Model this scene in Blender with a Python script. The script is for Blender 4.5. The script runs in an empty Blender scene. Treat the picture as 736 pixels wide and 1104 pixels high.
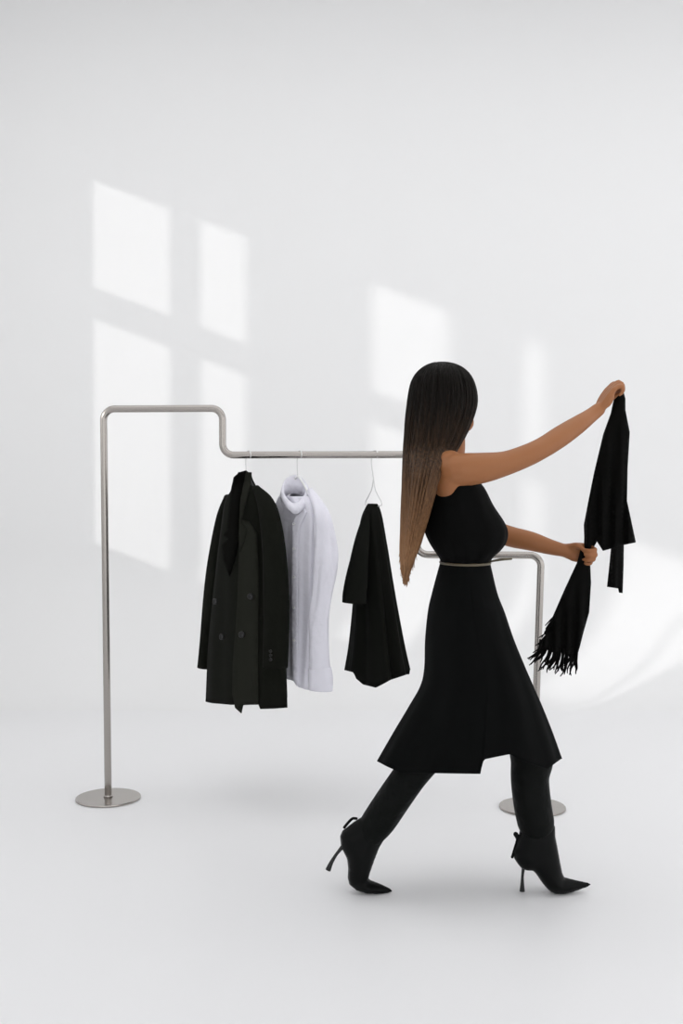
import bpy, bmesh, math, random
import numpy as np
from mathutils import Vector, Matrix
from mathutils.bvhtree import BVHTree
from mathutils.geometry import delaunay_2d_cdt

random.seed(7)
RNG = np.random.RandomState(11)
SC = bpy.context.scene
COL = SC.collection

# ------------------------------------------------------------------ camera
F, CX, CY, H = 1170.0, 368.0, 552.0, 1.273
TH = math.atan(27.0 / F)
CT, ST = math.cos(TH), math.sin(TH)


def P(px, py, d):
    u, v = (px - CX) / F, (CY - py) / F
    t = d / (CT + v * ST)
    return np.array([u * t, d, H + t * (v * CT - ST)])


def proj(p):
    x, y, z = p[0], p[1], p[2] - H
    w = y * CT - z * ST
    return CX + F * x / w, CY - F * (y * ST + z * CT) / w


def floor_d(py):
    v = (CY - py) / F
    return -H / (v * CT - ST) * (CT + v * ST)


cam = bpy.data.cameras.new('camera')
cam.sensor_fit = 'VERTICAL'
cam.sensor_height = 36.0
cam.lens = 36.0 * F / 1104.0
cam.clip_end = 100
camo = bpy.data.objects.new('camera', cam)
COL.objects.link(camo)
camo.location = (0, 0, H)
camo.rotation_euler = (math.pi / 2 - TH, 0, 0)
SC.camera = camo


# ------------------------------------------------------------------ materials
def lin(c):
    return tuple(((v / 255.0) / 12.92 if v / 255.0 <= 0.04045 else ((v / 255.0 + 0.055) / 1.055) ** 2.4) for v in c) + (1.0,)


def mat(name, rgb, rough=0.8, metal=0.0, spec=0.3, bump=None, vary=None, sheen=0.0, sss=0.0, coat=0.0):
    m = bpy.data.materials.new(name)
    m.use_nodes = True
    nt = m.node_tree
    b = nt.nodes['Principled BSDF']
    b.inputs['Base Color'].default_value = lin(rgb)
    b.inputs['Roughness'].default_value = rough
    b.inputs['Metallic'].default_value = metal
    b.inputs['Specular IOR Level'].default_value = spec
    if sheen:
        b.inputs['Sheen Weight'].default_value = sheen
        b.inputs['Sheen Roughness'].default_value = 0.5
    if coat:
        b.inputs['Coat Weight'].default_value = coat
        b.inputs['Coat Roughness'].default_value = 0.25
    if sss:
        b.inputs['Subsurface Weight'].default_value = sss
        b.inputs['Subsurface Radius'].default_value = (0.01, 0.004, 0.002)
        b.inputs['Subsurface Scale'].default_value = 0.6
    tc = nt.nodes.new('ShaderNodeTexCoord')
    if bump:
        sc, st, dist = bump
        n = nt.nodes.new('ShaderNodeTexNoise')
        n.inputs['Scale'].default_value = sc
        n.inputs['Detail'].default_value = 4
        nt.links.new(tc.outputs['Object'], n.inputs['Vector'])
        bp = nt.nodes.new('ShaderNodeBump')
        bp.inputs['Strength'].default_value = st
        bp.inputs['Distance'].default_value = dist
        nt.links.new(n.outputs['Fac'], bp.inputs['Height'])
        nt.links.new(bp.outputs['Normal'], b.inputs['Normal'])
    if vary:
        sc, rgb2 = vary
        n2 = nt.nodes.new('ShaderNodeTexNoise')
        n2.inputs['Scale'].default_value = sc
        n2.inputs['Detail'].default_value = 3
        nt.links.new(tc.outputs['Object'], n2.inputs['Vector'])
        mx = nt.nodes.new('ShaderNodeMixRGB')
        mx.inputs[1].default_value = lin(rgb)
        mx.inputs[2].default_value = lin(rgb2)
        nt.links.new(n2.outputs['Fac'], mx.inputs[0])
        nt.links.new(mx.outputs[0], b.inputs['Base Color'])
    return m


M = {}
M['plaster'] = mat('white_plaster', (237, 237, 237), 0.5, spec=0.22, bump=(30, 0.02, 0.002))
M['floor'] = mat('white_floor_paint', (237, 237, 238), 0.45, spec=0.22)
M['ceil'] = mat('ceiling_paint', (225, 225, 226), 0.9)
M['drape'] = mat('grey_front_wall', (150, 150, 150), 0.9)
M['winframe'] = mat('window_paint', (235, 235, 235), 0.5)
M['steel'] = mat('brushed_steel', (168, 163, 158), 0.22, metal=1.0, bump=(400, 0.03, 0.0005))
M['wire'] = mat('hanger_wire', (215, 215, 215), 0.3, metal=1.0)
M['whiteplastic'] = mat('white_hanger_plastic', (235, 235, 235), 0.4)
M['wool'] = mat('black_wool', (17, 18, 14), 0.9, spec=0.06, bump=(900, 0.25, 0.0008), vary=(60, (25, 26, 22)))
M['lapel_lit_wool'] = mat('lapel_and_lit_front_wool', (34, 35, 30), 0.9, spec=0.06, bump=(900, 0.25, 0.0008))  # paler lapel cloth; on the front panel it paints in the light
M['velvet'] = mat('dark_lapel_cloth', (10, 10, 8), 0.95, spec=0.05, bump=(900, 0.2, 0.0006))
M['button'] = mat('black_button', (8, 8, 8), 0.3, spec=0.4)
M['shirt'] = mat('white_cotton', (230, 229, 238), 0.85, spec=0.15, bump=(16, 0.55, 0.02))
M['blackcotton'] = mat('black_cotton', (17, 18, 15), 0.85, spec=0.08, bump=(80, 0.3, 0.002))
M['crepe'] = mat('black_crepe', (9, 9, 9), 0.85, spec=0.06, bump=(70, 0.3, 0.002))
M['skirt'] = mat('black_skirt_cloth', (9, 10, 10), 0.85, spec=0.06, bump=(50, 0.25, 0.003))
M['scarf'] = mat('black_scarf_knit', (12, 12, 11), 0.95, spec=0.08, bump=(120, 0.4, 0.002))
M['leather'] = mat('trouser_leather', (9, 11, 10), 0.5, spec=0.08, bump=(16, 0.8, 0.012))
M['boot'] = mat('boot_leather', (6, 7, 7), 0.38, spec=0.11, bump=(18, 0.35, 0.004))
M['heel'] = mat('black_heel', (10, 10, 10), 0.25, spec=0.5)
M['skin'] = mat('skin', (156, 103, 65), 0.5, spec=0.3, sss=0.12, bump=(250, 0.05, 0.0006), vary=(12, (152, 100, 64)))
M['eye'] = mat('eye_white', (225, 222, 216), 0.15, spec=0.5)
M['iris'] = mat('brown_iris', (48, 30, 18), 0.15, spec=0.5)
M['lips'] = mat('lips', (165, 92, 82), 0.4)
M['brow'] = mat('brow_hair', (28, 20, 14), 0.8)
M['nail'] = mat('nail', (200, 150, 130), 0.25, spec=0.5)
M['buckle'] = mat('belt_metal', (190, 178, 150), 0.3, metal=1.0)
M['beltcloth'] = mat('pale_belt', (96, 88, 72), 0.5)

# hair: dark at the crown growing out to brown at the ends
m = bpy.data.materials.new('long_brown_hair')
m.use_nodes = True
nt = m.node_tree
b = nt.nodes['Principled BSDF']
b.inputs['Roughness'].default_value = 0.45
b.inputs['Specular IOR Level'].default_value = 0.12
g = nt.nodes.new('ShaderNodeNewGeometry')
sp = nt.nodes.new('ShaderNodeSeparateXYZ')
nt.links.new(g.outputs['Position'], sp.inputs[0])
mr = nt.nodes.new('ShaderNodeMapRange')
mr.inputs['From Min'].default_value = float(P(440, 628, 3.4)[2])
mr.inputs['From Max'].default_value = float(P(475, 391, 3.4)[2])
nt.links.new(sp.outputs['Z'], mr.inputs['Value'])
nz = nt.nodes.new('ShaderNodeTexNoise')
nz.inputs['Scale'].default_value = 1.0
nz.inputs['Detail'].default_value = 5
mp = nt.nodes.new('ShaderNodeMapping')
mp.inputs['Scale'].default_value = (160, 160, 4)
nt.links.new(g.outputs['Position'], mp.inputs[0])
nt.links.new(mp.outputs[0], nz.inputs['Vector'])
ma = nt.nodes.new('ShaderNodeMath')
ma.operation = 'MULTIPLY_ADD'
ma.inputs[1].default_value = 0.5
ma.inputs[2].default_value = -0.25
nt.links.new(nz.outputs['Fac'], ma.inputs[0])
ad = nt.nodes.new('ShaderNodeMath')
ad.operation = 'ADD'
nt.links.new(mr.outputs[0], ad.inputs[0])
nt.links.new(ma.outputs[0], ad.inputs[1])
cr = nt.nodes.new('ShaderNodeValToRGB')
e = cr.color_ramp.elements
e[0].position = 0.0
e[0].color = lin((158, 120, 88))
e[1].position = 1.0
e[1].color = lin((14, 11, 8))
for pos, c in ((0.25, (128, 94, 66)), (0.45, (92, 68, 49)), (0.62, (46, 34, 24)), (0.80, (19, 15, 11))):
    el = e.new(pos)
    el.color = lin(c)
nt.links.new(ad.outputs[0], cr.inputs[0])
nt.links.new(cr.outputs[0], b.inputs['Base Color'])
bp = nt.nodes.new('ShaderNodeBump')
bp.inputs['Strength'].default_value = 0.5
bp.inputs['Distance'].default_value = 0.003
nt.links.new(nz.outputs['Fac'], bp.inputs['Height'])
nt.links.new(bp.outputs['Normal'], b.inputs['Normal'])
M['hair'] = m


# ------------------------------------------------------------------ object helpers
def empty(name, label, cat, loc, group=None):
    o = bpy.data.objects.new(name, None)
    o.empty_display_size = 0.05
    COL.objects.link(o)
    o.location = loc
    o['label'] = label
    o['category'] = cat
    if group:
        o['group'] = group
    return o


def link_mesh(name, me, material, parent=None, smooth=True):
    o = bpy.data.objects.new(name, me)
    COL.objects.link(o)
    me.materials.clear()
    me.materials.append(material)
    if smooth:
        me.polygons.foreach_set('use_smooth', [True] * len(me.polygons))
    if parent is not None:
        o.parent = parent
        par = parent
        off = Vector((0, 0, 0))
        while par is not None:
            off += par.location
            par = par.parent
        me.transform(Matrix.Translation(-off))
    return o


class MB:
    """collects verts and faces of one mesh"""

    def __init__(self):
        self.v, self.f = [], []

    def add(self, v, f):
        n = len(self.v)
        self.v += [tuple(float(c) for c in p) for p in v]
        self.f += [tuple(i + n for i in q) for q in f]
        return self

    def mesh(self, name='mesh'):
        me = bpy.data.meshes.new(name)
        me.from_pydata(self.v, [], self.f)
        me.update()
        bm = bmesh.new()
        bm.from_mesh(me)
        bmesh.ops.recalc_face_normals(bm, faces=bm.faces)
        bm.to_mesh(me)
        bm.free()
        return me

    def build(self, name, material, parent=None, smooth=True):
        return link_mesh(name, self.mesh(name), material, parent, smooth)

    def bvh(self):
        return BVHTree.FromPolygons([Vector(p) for p in self.v], self.f)


def mod(o, kind, **kw):
    md = o.modifiers.new(kind.lower(), kind)
    for k, v in kw.items():
        setattr(md, k, v)
    return md


def bake(o):
    dg = bpy.context.evaluated_depsgraph_get()
    dg.update()
    me = bpy.data.meshes.new_from_object(o.evaluated_get(dg))
    o.modifiers.clear()
    o.data = me
    me.polygons.foreach_set('use_smooth', [True] * len(me.polygons))
    return o


def fuse(mb, name, material, parent, voxel=0.004, smooth=4, factor=0.5):
    """voxel union of overlapping closed pieces into one continuous skin"""
    o = mb.build(name, material)
    mod(o, 'REMESH', mode='VOXEL', voxel_size=voxel, use_smooth_shade=True)
    if smooth:
        mod(o, 'SMOOTH', iterations=smooth, factor=factor)
    bake(o)
    me = o.data
    bpy.data.objects.remove(o)
    return link_mesh(name, me, material, parent)


def catmull(a, k):
    a = np.asarray(a, float)
    if len(a) < 3:
        t = np.linspace(0, 1, k * (len(a) - 1) + 1)
        return a[0] + (a[-1] - a[0]) * t[:, None]
    ext = np.vstack([2 * a[0] - a[1], a, 2 * a[-1] - a[-2]])
    out = []
    for i in range(1, len(ext) - 2):
        p0, p1, p2, p3 = ext[i - 1:i + 3]
        for j in range(k):
            t = j / k
            out.append(0.5 * (2 * p1 + (p2 - p0) * t + (2 * p0 - 5 * p1 + 4 * p2 - p3) * t * t + (3 * p1 - p0 - 3 * p2 + p3) * t ** 3))
    out.append(a[-1])
    return np.array(out)


def tube(mb, pts, rad, n=12, k=4, flat=1.0, ref=None, cap=True):
    """round tube along points with its own radius at each; rounded ends. flat squashes along ref"""
    rad = np.asarray(rad, float) * np.ones(len(pts))
    a = catmull(np.column_stack([np.asarray(pts, float), rad]), k)
    p, r = a[:, :3], np.maximum(a[:, 3], 1e-4)
    if cap:
        t0 = p[0] - p[1]
        t0 /= np.linalg.norm(t0)
        t1 = p[-1] - p[-2]
        t1 /= np.linalg.norm(t1)
        hs = [math.sin(x) for x in np.linspace(0, math.pi / 2, 5)][1:]
        s = [p[0] + t0 * r[0] * h for h in hs][::-1]
        e = [p[-1] + t1 * r[-1] * h for h in hs]
        cs = [max(math.cos(math.asin(min(h, .999))), 0.03) for h in hs]
        p = np.vstack([s, p, e])
        r = np.concatenate([[r[0] * c for c in cs][::-1], r, [r[-1] * c for c in cs]])
    T = np.gradient(p, axis=0)
    T /= np.linalg.norm(T, axis=1)[:, None] + 1e-12
    if ref is None:
        ref = np.array([0.0, 0, 1]) if abs(T[0][2]) < 0.9 else np.array([0.0, 1, 0])
    ref = np.asarray(ref, float)
    vs = []
    for i in range(len(p)):
        nrm = ref - T[i] * ref.dot(T[i])
        nrm /= np.linalg.norm(nrm) + 1e-12
        if flat == 1.0:
            ref = nrm
        bi = np.cross(T[i], nrm)
        for j in range(n):
            an = 2 * math.pi * j / n
            vs.append(p[i] + r[i] * (nrm * math.cos(an) * flat + bi * math.sin(an)))
    fs = []
    m_ = len(p)
    for i in range(m_ - 1):
        for j in range(n):
            fs.append((i * n + j, i * n + (j + 1) % n, (i + 1) * n + (j + 1) % n, (i + 1) * n + j))
    if cap is not None:
        fs.append(tuple(range(n))[::-1])
        fs.append(tuple(range((m_ - 1) * n, m_ * n)))
    mb.add(vs, fs)
    return mb


def ellipsoid(mb, c, ax, n=24, m_=16):
    """ax: three semi-axis vectors"""
    c = np.asarray(c, float)
    ax = [np.asarray(a, float) for a in ax]
    vs = [c + ax[2]]
    for i in range(1, m_):
        ph = math.pi * i / m_
        for j in range(n):
            an = 2 * math.pi * j / n
            vs.append(c + ax[2] * math.cos(ph) + math.sin(ph) * (ax[0] * math.cos(an) + ax[1] * math.sin(an)))
    vs.append(c - ax[2])
    fs = [(0, 1 + j, 1 + (j + 1) % n) for j in range(n)]
    for i in range(m_ - 2):
        for j in range(n):
            a = 1 + i * n
            fs.append((a + j, a + n + j, a + n + (j + 1) % n, a + (j + 1) % n))
    L = len(vs) - 1
    a = 1 + (m_ - 2) * n
    fs += [(L, a + (j + 1) % n, a + j) for j in range(n)]
    mb.add(vs, fs)
    return mb


def loft(mb, st, n=72, k=5, fold=None, hem=None, cap=(True, True), grow=0.0, neck=0.0):
    """horizontal elliptic sections. st rows: py, xl, xr, depth, b, yaw(deg).
    The ellipse (a along the yawed axis, b across) spans xl..xr as seen from the front.
    fold(theta, t) scales the radius, hem(x_px, theta) gives the image row where the bottom edge ends."""
    a = catmull(np.asarray(st, float), k)
    rows = []
    nr = len(a)
    th = np.arange(n) * 2 * math.pi / n
    for i in range(nr):
        py, xl, xr, d, bb, yaw = a[i]
        t = i / (nr - 1)
        yw = math.radians(yaw)
        hw = (xr - xl) / 2 / F * d + grow
        bb = bb + grow
        aa = math.sqrt(max(hw * hw - (bb * math.sin(yw)) ** 2, (0.35 * hw) ** 2)) / max(math.cos(yw), 0.15)
        c = P((xl + xr) / 2, py, d)
        s = np.ones(n)
        if fold is not None:
            s = np.array([fold(x, t) for x in th])
        u, w = aa * np.cos(th) * s, bb * np.sin(th) * s
        # near end of the axis is at the right
        x = c[0] + u * math.cos(yw) - w * math.sin(yw)
        y = c[1] - u * math.sin(yw) - w * math.cos(yw)
        dz = neck * max(0.0, 1 - t / 0.12) * np.maximum(0, np.sin(th) * 0.6 + 0.4)
        rows.append(np.column_stack([x, y, c[2] - dz]))
    rows = np.array(rows)
    if hem is not None:
        top, bot = a[0][0], a[-1][0]
        z0, z1 = rows[0, 0, 2], rows[-1, 0, 2]
        for j in range(n):
            q = rows[-1, j]
            px, py = proj(q)
            target = hem(px, th[j])
            # where this column has to stop
            zt = P(px, target, q[1])[2]
            sc = (zt - z0) / (z1 - z0)
            rows[:, j, 2] = z0 + (rows[:, j, 2] - z0) * sc
    vs = rows.reshape(-1, 3)
    fs = []
    for i in range(nr - 1):
        for j in range(n):
            fs.append((i * n + j, i * n + (j + 1) % n, (i + 1) * n + (j + 1) % n, (i + 1) * n + j))
    if cap[0]:
        fs.append(tuple(range(n))[::-1])
    if cap[1]:
        fs.append(tuple(range((nr - 1) * n, nr * n)))
    mb.add(vs, fs)
    return rows


def dens(poly, step):
    out = []
    n = len(poly)
    for i in range(n):
        a, b_ = np.array(poly[i], float), np.array(poly[(i + 1) % n], float)
        k = max(1, int(np.linalg.norm(b_ - a) / step))
        for j in range(k):
            out.append(a + (b_ - a) * j / k)
    return np.array(out)


def inside(poly, x, y):
    c = False
    n = len(poly)
    j = n - 1
    for i in range(n):
        xi, yi = poly[i]
        xj, yj = poly[j]
        if (yi > y) != (yj > y) and x < (xj - xi) * (y - yi) / (yj - yi) + xi:
            c = not c
        j = i
    return c


def fill(poly, step):
    """triangulated interior of an outline: points, triangles, boundary flags, distance to the edge"""
    bd = dens(poly, step)
    nb = len(bd)
    x0, y0 = bd.min(0)
    x1, y1 = bd.max(0)
    pts = [Vector((p[0], p[1])) for p in bd]
    r = 0
    y = y0
    while y < y1:
        x = x0 + (r % 2) * step / 2
        while x < x1:
            if inside(bd, x, y) and np.min((bd[:, 0] - x) ** 2 + (bd[:, 1] - y) ** 2) > (0.6 * step) ** 2:
                pts.append(Vector((x, y)))
            x += step
        y += step * 0.87
        r += 1
    ed = [(i, (i + 1) % nb) for i in range(nb)]
    v, _, f, *_ = delaunay_2d_cdt(pts, ed, [], 1, 1e-5)
    v = np.array([(p.x, p.y) for p in v])
    dist = np.sqrt(((v[:, None, :] - bd[None]) ** 2).sum(2)).min(1)
    # boundary verts have zero distance
    return v, [tuple(q) for q in f], dist


def inflate(mb, poly, step, depth, half, edge, wave=None):
    """solid with the given side outline (image coordinates) at its own depth; half thickness in metres,
    reached `edge` pixels inside the outline; wave(px, py) bends the sheet in depth"""
    v, f, dist = fill(poly, step)
    n = len(v)
    V, idx_back = [], {}
    for i, (x, y) in enumerate(v):
        d = depth(x, y) if callable(depth) else depth
        if wave:
            d += wave(x, y)
        q = min(dist[i] / edge, 1.0)
        hh = half(x, y) if callable(half) else half
        w = hh * math.sqrt(max(0.0, 1 - (1 - q) ** 2))
        p = P(x, y, d)
        V.append(p + np.array([0, -w, 0]))
    for i in range(n):
        if dist[i] > 1e-3:
            idx_back[i] = len(V)
            x, y = v[i]
            d = depth(x, y) if callable(depth) else depth
            if wave:
                d += wave(x, y)
            w = d - V[i][1]
            p = P(x, y, d)
            V.append(p + np.array([0, w, 0]))
        else:
            idx_back[i] = i
    FF = list(f) + [tuple(idx_back[i] for i in q[::-1]) for q in f]
    FF = [q for q in FF if len(set(q)) == 3]
    mb.add(V, FF)
    return mb


def panel(poly, bvh, off, thick, name, material, parent, step=3.0, fallback=None, relax=6, bulge=0.0, edge=6.0):
    """cloth piece lying on a garment: its outline is laid on the surface below it and thickened"""
    v, f, dist = fill(poly, step)
    o_ = Vector((0, 0, H))
    D = np.full(len(v), np.nan)
    for i, (x, y) in enumerate(v):
        q = Vector(P(x, y, 1.0)) - o_
        hit = bvh.ray_cast(o_, q.normalized(), 30)
        if hit[0] is not None:
            D[i] = hit[0].y
    ok = ~np.isnan(D)
    for i in np.where(~ok)[0]:
        if fallback is not None:
            D[i] = fallback(*v[i])
        elif ok.any():
            j = np.argmin(np.where(ok, ((v - v[i]) ** 2).sum(1), 1e9))
            D[i] = D[j]
    nb = [set() for _ in v]
    for q in f:
        for a_ in q:
            nb[a_].update(q)
    for _ in range(relax):
        D = np.array([0.5 * D[i] + 0.5 * np.mean([D[j] for j in nb[i]]) if nb[i] else D[i] for i in range(len(v))])
    mb = MB()
    mb.add([P(v[i][0], v[i][1], D[i] - off - bulge * math.sqrt(max(0, 1 - (1 - min(dist[i] / edge, 1)) ** 2))) for i in range(len(v))], f)
    o = mb.build(name, material, parent)
    # normals towards the camera
    me = o.data
    if len(me.polygons) and sum(pp.normal.y * pp.area for pp in me.polygons) > 0:
        me.flip_normals()
    mod(o, 'SOLIDIFY', thickness=thick, offset=0.0)
    return o


def box(mb, lo, hi):
    x0, y0, z0 = lo
    x1, y1, z1 = hi
    mb.add([(x0, y0, z0), (x1, y0, z0), (x1, y1, z0), (x0, y1, z0), (x0, y0, z1), (x1, y0, z1), (x1, y1, z1), (x0, y1, z1)],
           [(0, 3, 2, 1), (4, 5, 6, 7), (0, 1, 5, 4), (1, 2, 6, 5), (2, 3, 7, 6), (3, 0, 4, 7)])
    return mb


def structure(o):
    o['kind'] = 'structure'
    return o


# ------------------------------------------------------------------ the room
W, RC = 7.0, 0.85                 # back wall distance, radius of the cove
XL, XR, YF, ZC = -2.9, 9.0, -5.0, 4.7
mb = MB()
mb.add([(XL - 0.2, YF, 0), (XR, YF, 0), (XR, W - RC, 0), (XL - 0.2, W - RC, 0)], [(0, 1, 2, 3)])
fl = structure(mb.build('floor', M['floor'], smooth=False))
mb = MB()
prof = [(W - RC + RC * math.sin(a), RC - RC * math.cos(a)) for a in np.linspace(0, math.pi / 2, 40)] + [(W, ZC + 0.2)]
vs, fs = [], []
for (y, z) in prof:
    vs += [(XL - 0.2, y, z), (XR, y, z)]
for i in range(len(prof) - 1):
    fs.append((2 * i, 2 * i + 1, 2 * i + 3, 2 * i + 2))
mb.add(vs, fs)
wb = structure(mb.build('wall_back', M['plaster']))

SLOPE, RAT = 0.37, 0.80          # sun: fall and depth travelled per metre to the right


def win_y(px):
    return W - RAT * (P(px, 400, W)[0] - XL)


def win_z(px, py):
    q = P(px, py, W)
    return q[2] + SLOPE * (q[0] - XL)


zt1, zb1 = win_z(98, 192), win_z(97, 308)
zt2, zb2 = win_z(97, 341), win_z(98, 585)
wins = [
    # openings seen as light on the wall: (px left, px right) columns and rows
    ('window_1', [(98, 188), (217, 270)], [(zb1, zt1), (zb2, zt2)]),
    ('window_2', [(398, 488)], [(zb1, zt1), (zb2, zt2)]),
    ('window_3', [(563, 590)], [(zb1, zt1), (zb2, zt2)]),
]
holes = []
WT = 0.03
for name, cols, rows in wins:
    ys = sorted([win_y(a) for c in cols for a in c])
    lo, hi = ys[0], ys[-1]
    zl, zh = min(r[0] for r in rows), max(r[1] for r in rows)
    holes.append((lo, hi, zl, zh))
    mb = MB()
    cy = sorted([(win_y(b_), win_y(a)) for a, b_ in cols])
    for i in range(len(cy) - 1):
        box(mb, (XL - WT, cy[i][1], zl), (XL, cy[i + 1][0], zh))
    box(mb, (XL - WT, lo, zb1), (XL, hi, zb1 - (zb1 - zt2))) if False else box(mb, (XL - WT, lo, zt2), (XL, hi, zb1))
    # slim frame on the outside edge
    for (y0, y1, z0, z1) in ((lo - .06, lo, zl - .06, zh + .06), (hi, hi + .06, zl - .06, zh + .06), (lo, hi, zl - .06, zl), (lo, hi, zh, zh + .06)):
        box(mb, (XL - WT, y0, z0), (XL + 0.02, y1, z1))
    structure(mb.build(name, M['winframe'], smooth=False))
# one more, with a low sill, whose light lands on the floor at the right
y5a = 6.08 - RAT * (1.2 - XL)
low = (y5a - 0.15, y5a + 0.45, 1.55, 2.7)
holes.append(low)
mb = MB()
lo, hi, zl, zh = low
for (y0, y1, z0, z1) in ((lo - .06, lo, zl - .06, zh + .06), (hi, hi + .06, zl - .06, zh + .06), (lo, hi, zl - .06, zl), (lo, hi, zh, zh + .06)):
    box(mb, (XL - WT, y0, z0), (XL + 0.02, y1, z1))
structure(mb.build('window_4', M['winframe'], smooth=False))
holes.sort()
mb = MB()
y = YF
for (a, b_, z0, z1) in holes:
    box(mb, (XL - WT, y, 0), (XL, a, ZC + .2))
    box(mb, (XL - WT, a, 0), (XL, b_, z0))
    box(mb, (XL - WT, a, z1), (XL, b_, ZC + .2))
    y = b_
box(mb, (XL - WT, y, 0), (XL, W, ZC + .2))
structure(mb.build('wall_left', M['plaster'], smooth=False))
mb = MB()
box(mb, (XL - .2, YF, ZC), (XR, W + .1, ZC + .1))
structure(mb.build('ceiling', M['ceil'], smooth=False))


# light: hazy low sun through the windows at the left, and the open bright front and right of the studio
sun = bpy.data.lights.new('sun', 'SUN')
sun.energy = 0.9
sun.angle = math.radians(1.1)
sun.color = (1.0, 0.985, 0.96)
so = bpy.data.objects.new('sun', sun)
COL.objects.link(so)
so.location = (-6, -3, 5)
so.rotation_euler = Vector((1, RAT, -SLOPE)).to_track_quat('-Z', 'Y').to_euler()


def area_fill(name, loc, aim, sx, sy, watts):
    l = bpy.data.lights.new(name, 'AREA')
    l.shape = 'RECTANGLE'
    l.size, l.size_y = sx, sy
    l.energy = watts
    ob = bpy.data.objects.new(name, l)
    COL.objects.link(ob)
    ob.location = loc
    ob.rotation_euler = (Vector(aim) - Vector(loc)).to_track_quat('-Z', 'Y').to_euler()


area_fill('overhead_fill', (1.5, 3.5, 4.6), (1.5, 3.5, 0), 8.4, 4.2, 92)  # unseen area lamp, added to brighten the middle of the floor
wd = bpy.data.worlds.new('sky')
SC.world = wd
wd.use_nodes = True
bg = wd.node_tree.nodes['Background']
bg.inputs['Color'].default_value = (0.99, 0.993, 1.0, 1)
bg.inputs['Strength'].default_value = 1.45
SC.view_settings.view_transform = 'Standard'
SC.view_settings.look = 'None'
SC.view_settings.gamma = 1
SC.view_settings.use_curve_mapping = False
SC.view_settings.exposure = 0.0

# ------------------------------------------------------------------ the clothes rack
DL, DR = floor_d(861), floor_d(871)
XLp, XRp = P(115, 861, DL)[0], P(575, 871, DR)[0]


def rackp(px, z):
    """point on the rack's plane at image column px"""
    dx, dy = XRp - XLp, DR - DL
    u = (px - CX) / F
    # x = u*y (pitch neglected)
    s = (u * DL - XLp) / (dx - u * dy)
    return np.array([XLp + s * dx, DL + s * dy, z])


z_hi = P(112, 441, DL)[2]
z_mid = P(300, 490.5, rackp(300, 0)[1])[2]
z_lo = P(560, 598.5, rackp(560, 0)[1])[2]
pl, pr = rackp(115, 0), rackp(575, 0)
corners = [pl + [0, 0, 0.004], rackp(112, z_hi), rackp(240, z_hi), rackp(240, z_mid), rackp(449, z_mid), rackp(449, z_lo), rackp(583.5, z_lo), pr + [0, 0, 0.004]]
path = [corners[0]]
rr = 0.045
for i in range(1, len(corners) - 1):
    p0, p1, p2 = corners[i - 1:i + 2]
    a, c = (p0 - p1), (p2 - p1)
    a /= np.linalg.norm(a)
    c /= np.linalg.norm(c)
    q0, q2 = p1 + a * rr, p1 + c * rr
    for t in np.linspace(0, 1, 9):
        # circular bend
        ang = t * math.pi / 2
        path.append(p1 + a * rr * (1 - math.sin(ang)) + c * rr * (1 - math.cos(ang)))
path.append(corners[-1])
rack = empty('clothes_rack', 'brushed steel tube clothes rack stepping down to the right, standing on two round plates', 'clothes rack', tuple((pl + pr) / 2))
mb = MB()
tube(mb, path, 0.0143, n=20, k=1)
mb.build('rack_tube', M['steel'], rack)
for p in (pl, pr):
    mb = MB()
    n = 72
    R0 = 0.131
    prof = [(R0 - 0.003, 0.0005), (R0, 0.002), (R0, 0.006), (R0 - 0.002, 0.008)]
    vs, fs = [], []
    for (r, z) in prof:
        for j in range(n):
            an = 2 * math.pi * j / n
            vs.append((p[0] + r * math.cos(an), p[1] + r * math.sin(an), z))
    for i in range(len(prof) - 1):
        for j in range(n):
            fs.append((i * n + j, i * n + (j + 1) % n, (i + 1) * n + (j + 1) % n, (i + 1) * n + j))
    fs.append(tuple(range(n))[::-1])
    fs.append(tuple(range((len(prof) - 1) * n, len(prof) * n)))
    mb.add(vs, fs)
    bo = mb.build('base_plate', M['steel'], rack, smooth=False)
    mb = MB()
    tube(mb, [p + [0, 0, .008], p + [0, 0, .016]], [0.019, 0.017], n=20, k=1, cap=False)
    mb.build('collar_weld', M['steel'], rack)


# ------------------------------------------------------------------ hangers
def hook_on(rail, yaw, drop_to, wire=0.0023):
    """hook over the rail whose stem ends at drop_to"""
    t = np.array([math.cos(yaw), -math.sin(yaw), 0])     # plane of the hook
    c = rail
    R = 0.0143 + wire
    pts = []
    for a in np.linspace(math.radians(-35), math.radians(200), 14):
        pts.append(c + t * R * math.cos(a) + np.array([0, 0, 1]) * R * math.sin(a))
    pts = pts[::-1]           # ends on the + side
    pts = pts[::-1]
    end = np.array(drop_to)
    tip = pts[-1]
    mid = (tip * 0.35 + end * 0.65) + t * 0.004 * -1
    pts += [tip * .75 + end * .25 - t * 0.006, mid, end]
    return pts


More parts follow.
